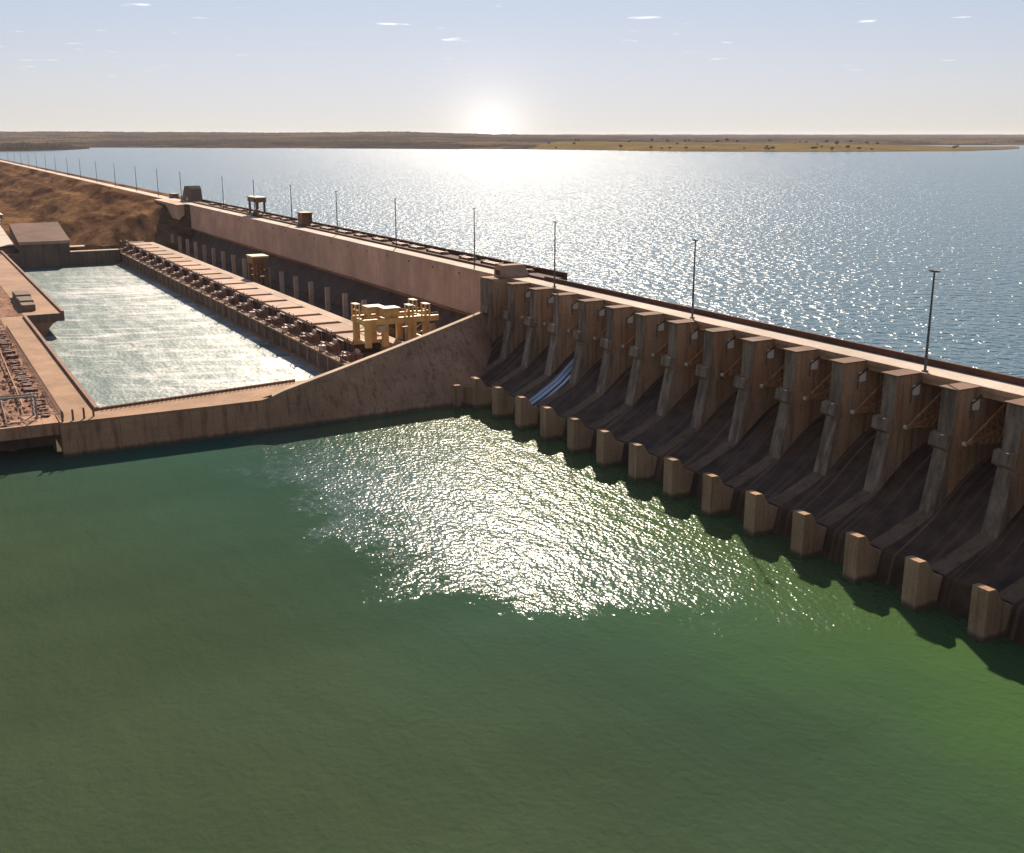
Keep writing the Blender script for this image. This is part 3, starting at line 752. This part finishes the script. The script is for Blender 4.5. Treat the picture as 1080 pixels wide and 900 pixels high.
for k in range(20):
    o = MB().box(-1.4, 1.4, -1.1, 1.1, 0, 2.2).box(-1.6, 1.6, -1.3, 1.3, 2.203, 2.5).bar((0, 0, 2.5), (0, 0, 3.6), .2).build('control_cabinet', 'clutter_pale' if k % 2 else 'clutter')
    s = -41 - k * SPC - random.uniform(-1, 1); o.location = V(s, 61.2, 8.903)
    tag(o, 'small %s cabinet at the gallery edge over the water, ' % ('pale' if k % 2 else 'brown') + ('closest to the guide wall' if k == 0 else '%s from the guide wall' % ORD[k]), 'cabinet', 'cabinets along the gallery edge')
gr = thing('gallery_railing', 'thin brown railing along the basin edge of the powerhouse gallery', 'railing', -300, 63, 8.9)
for k in range(80):
    s = -18 - k * 7.0; rel(MB().bar((s, 63.1, 8.9), (s, 63.1, 10.3), .12), gr).build('railing_post', 'clutter', gr)
rel(MB().bar((-18, 63.1, 10.2), (-572, 63.1, 10.2), .09), gr).build('handrail', 'clutter', gr)

# ------------------------------------------------------------------ intake dam
idm = thing('intake_dam', 'long pink brown concrete dam wall with dark recessed foot beside the lake', 'dam', -300, 0, 0)
rel(MB().prism_s([(.0, 45.9), (.0, 26.0), (-4.5, 23.2), (-4.8, 6), (-26, 6), (-20, 30), (-14, 45.9)], -592, -5), idm).build('upper_wall', 'intake', idm)
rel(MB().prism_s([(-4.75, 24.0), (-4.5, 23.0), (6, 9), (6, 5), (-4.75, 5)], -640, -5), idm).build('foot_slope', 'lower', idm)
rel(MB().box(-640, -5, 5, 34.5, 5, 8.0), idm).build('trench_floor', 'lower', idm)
for k in range(20):
    s = -45 - k * 28.6
    rel(MB().box(s, s + 2.2, 15.2, 17.6, 8.003, 21.5), idm).build('foot_column', 'column', idm)
for k in range(20):
    s = -20 - k * 29.2
    rel(MB().box(s, s + .8, .003, .25, 42.9, 43.7), idm).build('drain_hole', 'window', idm)
rel(MB().prism_s([(1, 46.4), (1, 39), (8, 33), (9, 46.0)], -690, -593), idm).build('wing_wall', 'intake', idm)
rel(MB().prism_s([(-4, 46), (-4, 5), (3, 5), (3, 46)], -640, -593), idm).build('end_wall', 'lower', idm)
# crane runway and stored gear along the lake side of the intake road
rw = thing('crane_runway', 'brown runway wall along the lake side of the intake road', 'runway', -300, -12, 46)
rel(MB().box(-610, 17, -9.2, -8.4, 44, 47.5), rw).build('front_kerb', 'parapet', rw)
rel(MB().box(-610, 17, -17.6, -9.2, 42, 47.2), rw).build('platform', 'parapet', rw)
rel(MB().box(-610, 17, -18.6, -17.6, 41, 49.3), rw).build('rear_wall', 'parapet', rw)
for k in range(21): rel(MB().box(-608 + k * 30, -606.4 + k * 30, -17.6, -16.4, 47.2, 49.2), rw).build('wall_pier', 'parapet', rw)
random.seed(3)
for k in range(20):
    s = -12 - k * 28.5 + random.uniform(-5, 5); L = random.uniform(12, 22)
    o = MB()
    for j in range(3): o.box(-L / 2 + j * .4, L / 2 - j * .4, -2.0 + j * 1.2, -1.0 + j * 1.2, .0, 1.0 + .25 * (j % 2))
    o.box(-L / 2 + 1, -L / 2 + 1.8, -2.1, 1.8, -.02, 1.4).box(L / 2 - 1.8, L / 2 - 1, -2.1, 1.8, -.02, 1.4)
    o = o.build('stoplog_stack', 'ochre'); o.location = V(s, -13.4, 47.2)  # ochre colour stands in for sunlight on the stored gear
    tag(o, 'steel stoplog panels coloured ochre as if sunlit, stacked by the intake road, ' + ('closest to the spillway' if k == 0 else '%s stack from the spillway' % ORD[k]), 'steel panels', 'stoplog stacks by the intake road')
tw = thing('crest_tower', 'squat concrete monolith rising from the crest at the spillway end of the pink wall', 'tower', -1, -4, 46)
rel(MB().prism_t([(-11, 38), (-11, 49.6), (-8, 51.4), (-3, 51.4), (1.5, 47.5), (1.5, 38)], -9.0, 1.6), tw).build('body', 'girder', tw)
rel(MB().box(-11.5, 1.2, 1.2, 8.2, 30, 46.1), tw).build('shoulder', 'pier', tw)
rel(MB().box(-9.5, -5.5, 1.61, 1.7, 47, 49), tw).build('hatch', 'window', tw)

# ------------------------------------------------------------------ cranes
cr = thing('gantry_crane', 'large pale yellow gantry crane standing on the powerhouse near the guide wall', 'crane', -37, 40, 16)
S0, S1, T0, T1 = -7.0, 7.0, -14, 13.5
for a in (S0, S1):
    for b in (T0, T1, T0 + 7, T1 - 8):
        MB().box(a - 1.15, a + 1.15, b - 1.25, b + 1.25, -.1, 9.6).build('leg', 'yellow', cr)
    MB().box(a - 1.0, a + 1.0, T0 - 6, T1 + 2, 9.6, 12.0).box(a - 1.1, a + 1.1, T0 - 1.5, T1 + 1.5, 12.003, 12.2).build('main_girder', 'yellow', cr)
    MB().box(a - .5, a + .5, T0 + 1.0, T0 + 7, 4.6, 5.4).box(a - .5, a + .5, T1 - 7.5, T1 - 1.0, 4.6, 5.4).build('tie_beam', 'yellow', cr)
    for b0, b1 in ((T0 + 1, T0 + 7), (T1 - 7.5, T1 - 1)): MB().bar((a, b0, .4), (a, b1, 4.6), .2).build('brace', 'yellow', cr); MB().bar((a, b1, 5.4), (a, b0, 9.5), .2).build('brace', 'yellow', cr)
    mb = MB()
    for k in range(14):
        y_ = T0 - 5.5 + k * 2.6; mb.bar((a + (.95 if a > 0 else -.95), y_, 12.2), (a + (.95 if a > 0 else -.95), y_, 13.4), .08)
    mb.bar((a + (.95 if a > 0 else -.95), T0 - 5.5, 13.35), (a + (.95 if a > 0 else -.95), T0 + 28.3, 13.35), .07)
    mb.build('handrail', 'yellow', cr)
for b in (T0, T1): MB().box(S0 + .9, S1 - .9, b - .7, b + .7, 9.6, 11.4).box(S0 + .9, S1 - .9, b - .4, b + .4, 1.2, 2.2).build('end_beam', 'yellow', cr)
for a, b in ((S0, T1), (S1, T0), (S0, T0), (S1, T0 + 8)):
    for c in (-2.2, 2.2):
        for e in (-.9, .9): MB().box(a + c - .32, a + c + .32, b + e - .32, b + e + .32, 12.203, 17.0).build('frame_post', 'yellow', cr)
    MB().box(a - 2.6, a + 2.6, b - 1.3, b + 1.3, 17.003, 17.5).build('frame_cap', 'crane_top', cr)
    MB().box(a - 2.5, a + 2.5, b - .25, b + .25, 14.2, 14.8).build('frame_tie', 'yellow', cr)
for a, b in ((-3.6, 6.5), (3.8, 2.0)):
    MB().box(a - 3.2, a + 3.2, b - 3.6, b + 3.6, 13.4, 15.9).box(a - 3.4, a + 3.4, b - 3.0, b - 2.4, 12.2, 13.4).box(a - 3.4, a + 3.4, b + 2.4, b + 3.0, 12.2, 13.4).build('winch_house', 'yellow', cr)
    MB().box(a - 3.6, a + 3.6, b - 4.0, b + 4.0, 15.903, 16.5).build('winch_roof', 'crane_top', cr)
MB().box(-2, 2, -1, .5, 4.2, 6.4).bar((-1, -.3, 6.4), (-1, -.3, 12.2), .12).bar((1, -.3, 6.4), (1, -.3, 12.2), .12).build('hoist_block', 'ochre', cr)
MB().box(S0 + .9, S1 - .9, 2.2, 3.4, 9.7, 11.2).box(S0 + .9, S1 - .9, -4.2, -3.2, 9.7, 11.2).build('cross_beam', 'yellow', cr)
MB().box(S1 + .9, S1 + 3.2, T1 - 7, T1 - 4, 6.6, 9.4).build('cab', 'crane_top', cr)

sc_ = thing('portal_crane', 'narrow ochre portal crane in front of the dark foot of the pink wall', 'crane', -298, 24, 8)
for a in (-5.6, 5.6):
    for b in (-4, 4): MB().box(a - .9, a + .9, b - .8, b + .8, 0, 19).build('leg', 'ochre', sc_)
    MB().box(a - .8, a + .8, -3, 3, 7.6, 9).box(a - .8, a + .8, -3, 3, 12, 13).build('tie_beam', 'ochre', sc_)
MB().box(-6.8, 6.8, -5.1, 5.1, 17, 21.0).build('machine_house', 'ochre', sc_)
MB().box(-7.2, 7.2, -5.5, 5.5, 21.003, 22.0).build('roof', 'crane_top', sc_)
MB().box(-1.4, 1.4, -1, 1, 5, 17).build('hoist', 'rust', sc_)
ct = thing('crest_crane', 'small dark portal crane with flat pale roof on the crest beside the lake', 'crane', -425, -14, 47.2)
for a in (-9, 9):
    for b in (-3, 3): MB().box(a - .7, a + .7, b - .7, b + .7, 0, 9.6).build('leg', 'rust', ct)
MB().box(-11, 11, -4, 4, 9.4, 12.4).build('bridge', 'rust', ct)
MB().box(-11.6, 11.6, -4.5, 4.5, 12.403, 13.2).build('roof', 'crane_top', ct)
MB().box(-4, 1, -2, 2, 0, 3.2).build('cab', 'steel', ct)
hu = thing('crest_hut', 'small dark square hut on the crest between two lamp posts', 'hut', -311, -13.5, 47.2)
MB().box(-4.5, 4.5, -3.5, 3.5, 0, 7.6).build('wall', 'rust', hu)
MB().box(-5, 5, -4, 4, 7.603, 8.3).build('roof', 'ochre', hu)
MB().box(-1.2, 1.2, 3.503, 3.6, .2, 3).build('door', 'window', hu)
bl = thing('crest_block', 'dark wedge shaped concrete block at the far end of the pink wall', 'block', -640, -16, 46)
MB().prism_t([(-26, -1), (-22, 3), (-9, 13.5), (9, 14.5), (13, 12), (17, -1)], -5, 5).build('body', 'dark', bl)
MB().box(-5, 2, 5.003, 5.1, 1, 5).build('opening', 'window', bl)
b2 = thing('crest_cabin', 'tiny dark cabin on the crest left of the wedge shaped block', 'cabin', -705, -13, 46.3)
MB().box(-7, 7, -3, 3, 0, 3.6).build('wall', 'dark', b2); MB().box(-7.4, 7.4, -3.4, 3.4, 3.603, 4.1).build('roof', 'rust', b2)

# ------------------------------------------------------------------ lamp posts
lp = thing('lamp_post', 'x', 'lamp post', 0, 0, 0, 'lamp posts along the dam crest')
MB().bar((0, 0, -.6), (0, 0, 26), .36, 8, .22).build('pole', 'pole', lp)
MB().bar((-1.2, 0, 25.7), (1.2, 0, 25.7), .16).build('crossbar', 'pole', lp)
for a in (-1.1, 1.1): MB().box(a - .55, a + .55, -.25, .25, 25.75, 26.05).build('lamp_head', 'pole', lp)
MB().box(-.6, .6, -.6, .6, -.7, .35).build('footing', 'corbel', lp)
lk = children(lp)
posts = [(222.5, -1.0), (124.6, -1.5), (35.6, -1.2), (-52, -9.6), (-146, -9.6), (-238, -9.6), (-327, -9.6), (-416, -9.6), (-506, -9.6)] + \
        [(s, -7) for s in (-646, -748, -860, -990, -1125, -1263, -1390, -1525, -1653, -1785, -1915, -2045, -2175, -2320)]
for k, (s, t) in enumerate(posts):
    lab = 'tall thin lamp post on the dam crest, ' + ('rightmost of the row, over the spillway' if k == 0 else '%s from the right' % ORD[k])
    z = 46.5 if s > -600 else 46.3
    if k == 0: lp.location = V(s, t, z); lp['label'] = lab
    else: copy_tree(lp, lk, s, t, z, lab)

# ------------------------------------------------------------------ trees on the pasture spit
def make_tree(seed):
    rr = random.Random(seed)
    root = thing('pasture_tree', 'x', 'tree', 0, 0, 0, 'single trees on the far pasture')
    mb = MB().bar((0, 0, -1), (.3, .2, 5), .45, 7, .25)
    for k in range(4):
        a = k * 1.6; mb.bar((.2, .1, 3.6 + .3 * k), (math.cos(a) * 2.6, math.sin(a) * 2.6, 6.6), .2, 5, .08)
    mb.build('trunk', 'bark', root)
    mb = MB()
    for k in range(320):
        a = rr.uniform(0, 6.283); r = rr.uniform(0, 1) ** .5 * (4.6 + .8 * math.sin(3 * a)); z = 7.0 + rr.uniform(-1, 1) * 2.6 * (1 - (r / 6.2) ** 2)
        c = Vector((math.cos(a) * r, math.sin(a) * r, z)); q1 = Vector((rr.uniform(-1, 1), rr.uniform(-1, 1), rr.uniform(-1, 1))).normalized(); q2 = q1.orthogonal().normalized(); s_ = rr.uniform(.45, .9)
        mb.add([c + q1 * s_, c + q2 * s_, c - q1 * s_, c - q2 * s_], [(0, 1, 2, 3)])
    mb.build('crown', 'leaf', root)
    return root
trees = [make_tree(3), make_tree(8)]; tkids = [children(t) for t in trees]
deps = bpy.context.evaluated_depsgraph_get
from mathutils.bvhtree import BVHTree
bvh = BVHTree.FromPolygons([v.co[:] for v in pst.data.vertices], [p.vertices[:] for p in pst.data.polygons])
random.seed(21); used = [0, 0]
for k in range(46):
    u = random.uniform(575, 1015); az = AZ(u); d = lerp_tab(rsh, az) + random.choice([random.uniform(20, 120), random.uniform(60, 900), random.uniform(700, 1000)])
    p = C(az * d, d, 200); hit = bvh.ray_cast(p, Vector((0, 0, -1)))
    if hit[0] is None: continue
    j = k % 2; sc = random.uniform(1.0, 1.9)
    if used[j] == 0: o = trees[j]; used[j] = 1; o.location = hit[0]
    else: o = copy_tree(trees[j], tkids[j], hit[0].x, -hit[0].y, hit[0].z, 'x')
    o.scale = (sc, sc, sc * random.uniform(.8, 1.1)); o.rotation_euler = (0, 0, random.uniform(0, 6))
    o['label'] = 'single small tree standing on the tan pasture across the lake'

# ------------------------------------------------------------------ the air
MAT['haze'] = bpy.data.materials.new('haze'); MAT['haze'].use_nodes = True
hn = MAT['haze'].node_tree; hn.nodes.clear()
ho = hn.nodes.new('ShaderNodeOutputMaterial'); hv = hn.nodes.new('ShaderNodeVolumePrincipled')
hv.inputs['Color'].default_value = (.86, .84, .90, 1); hv.inputs['Density'].default_value = 1.4e-5; hv.inputs['Anisotropy'].default_value = .1
hn.links.new(hv.outputs[0], ho.inputs['Volume'])
hz_o = MB().box(-32000, 22000, -32000, 8000, -320, 175).build('haze', 'haze')
tag(hz_o, kind='stuff')
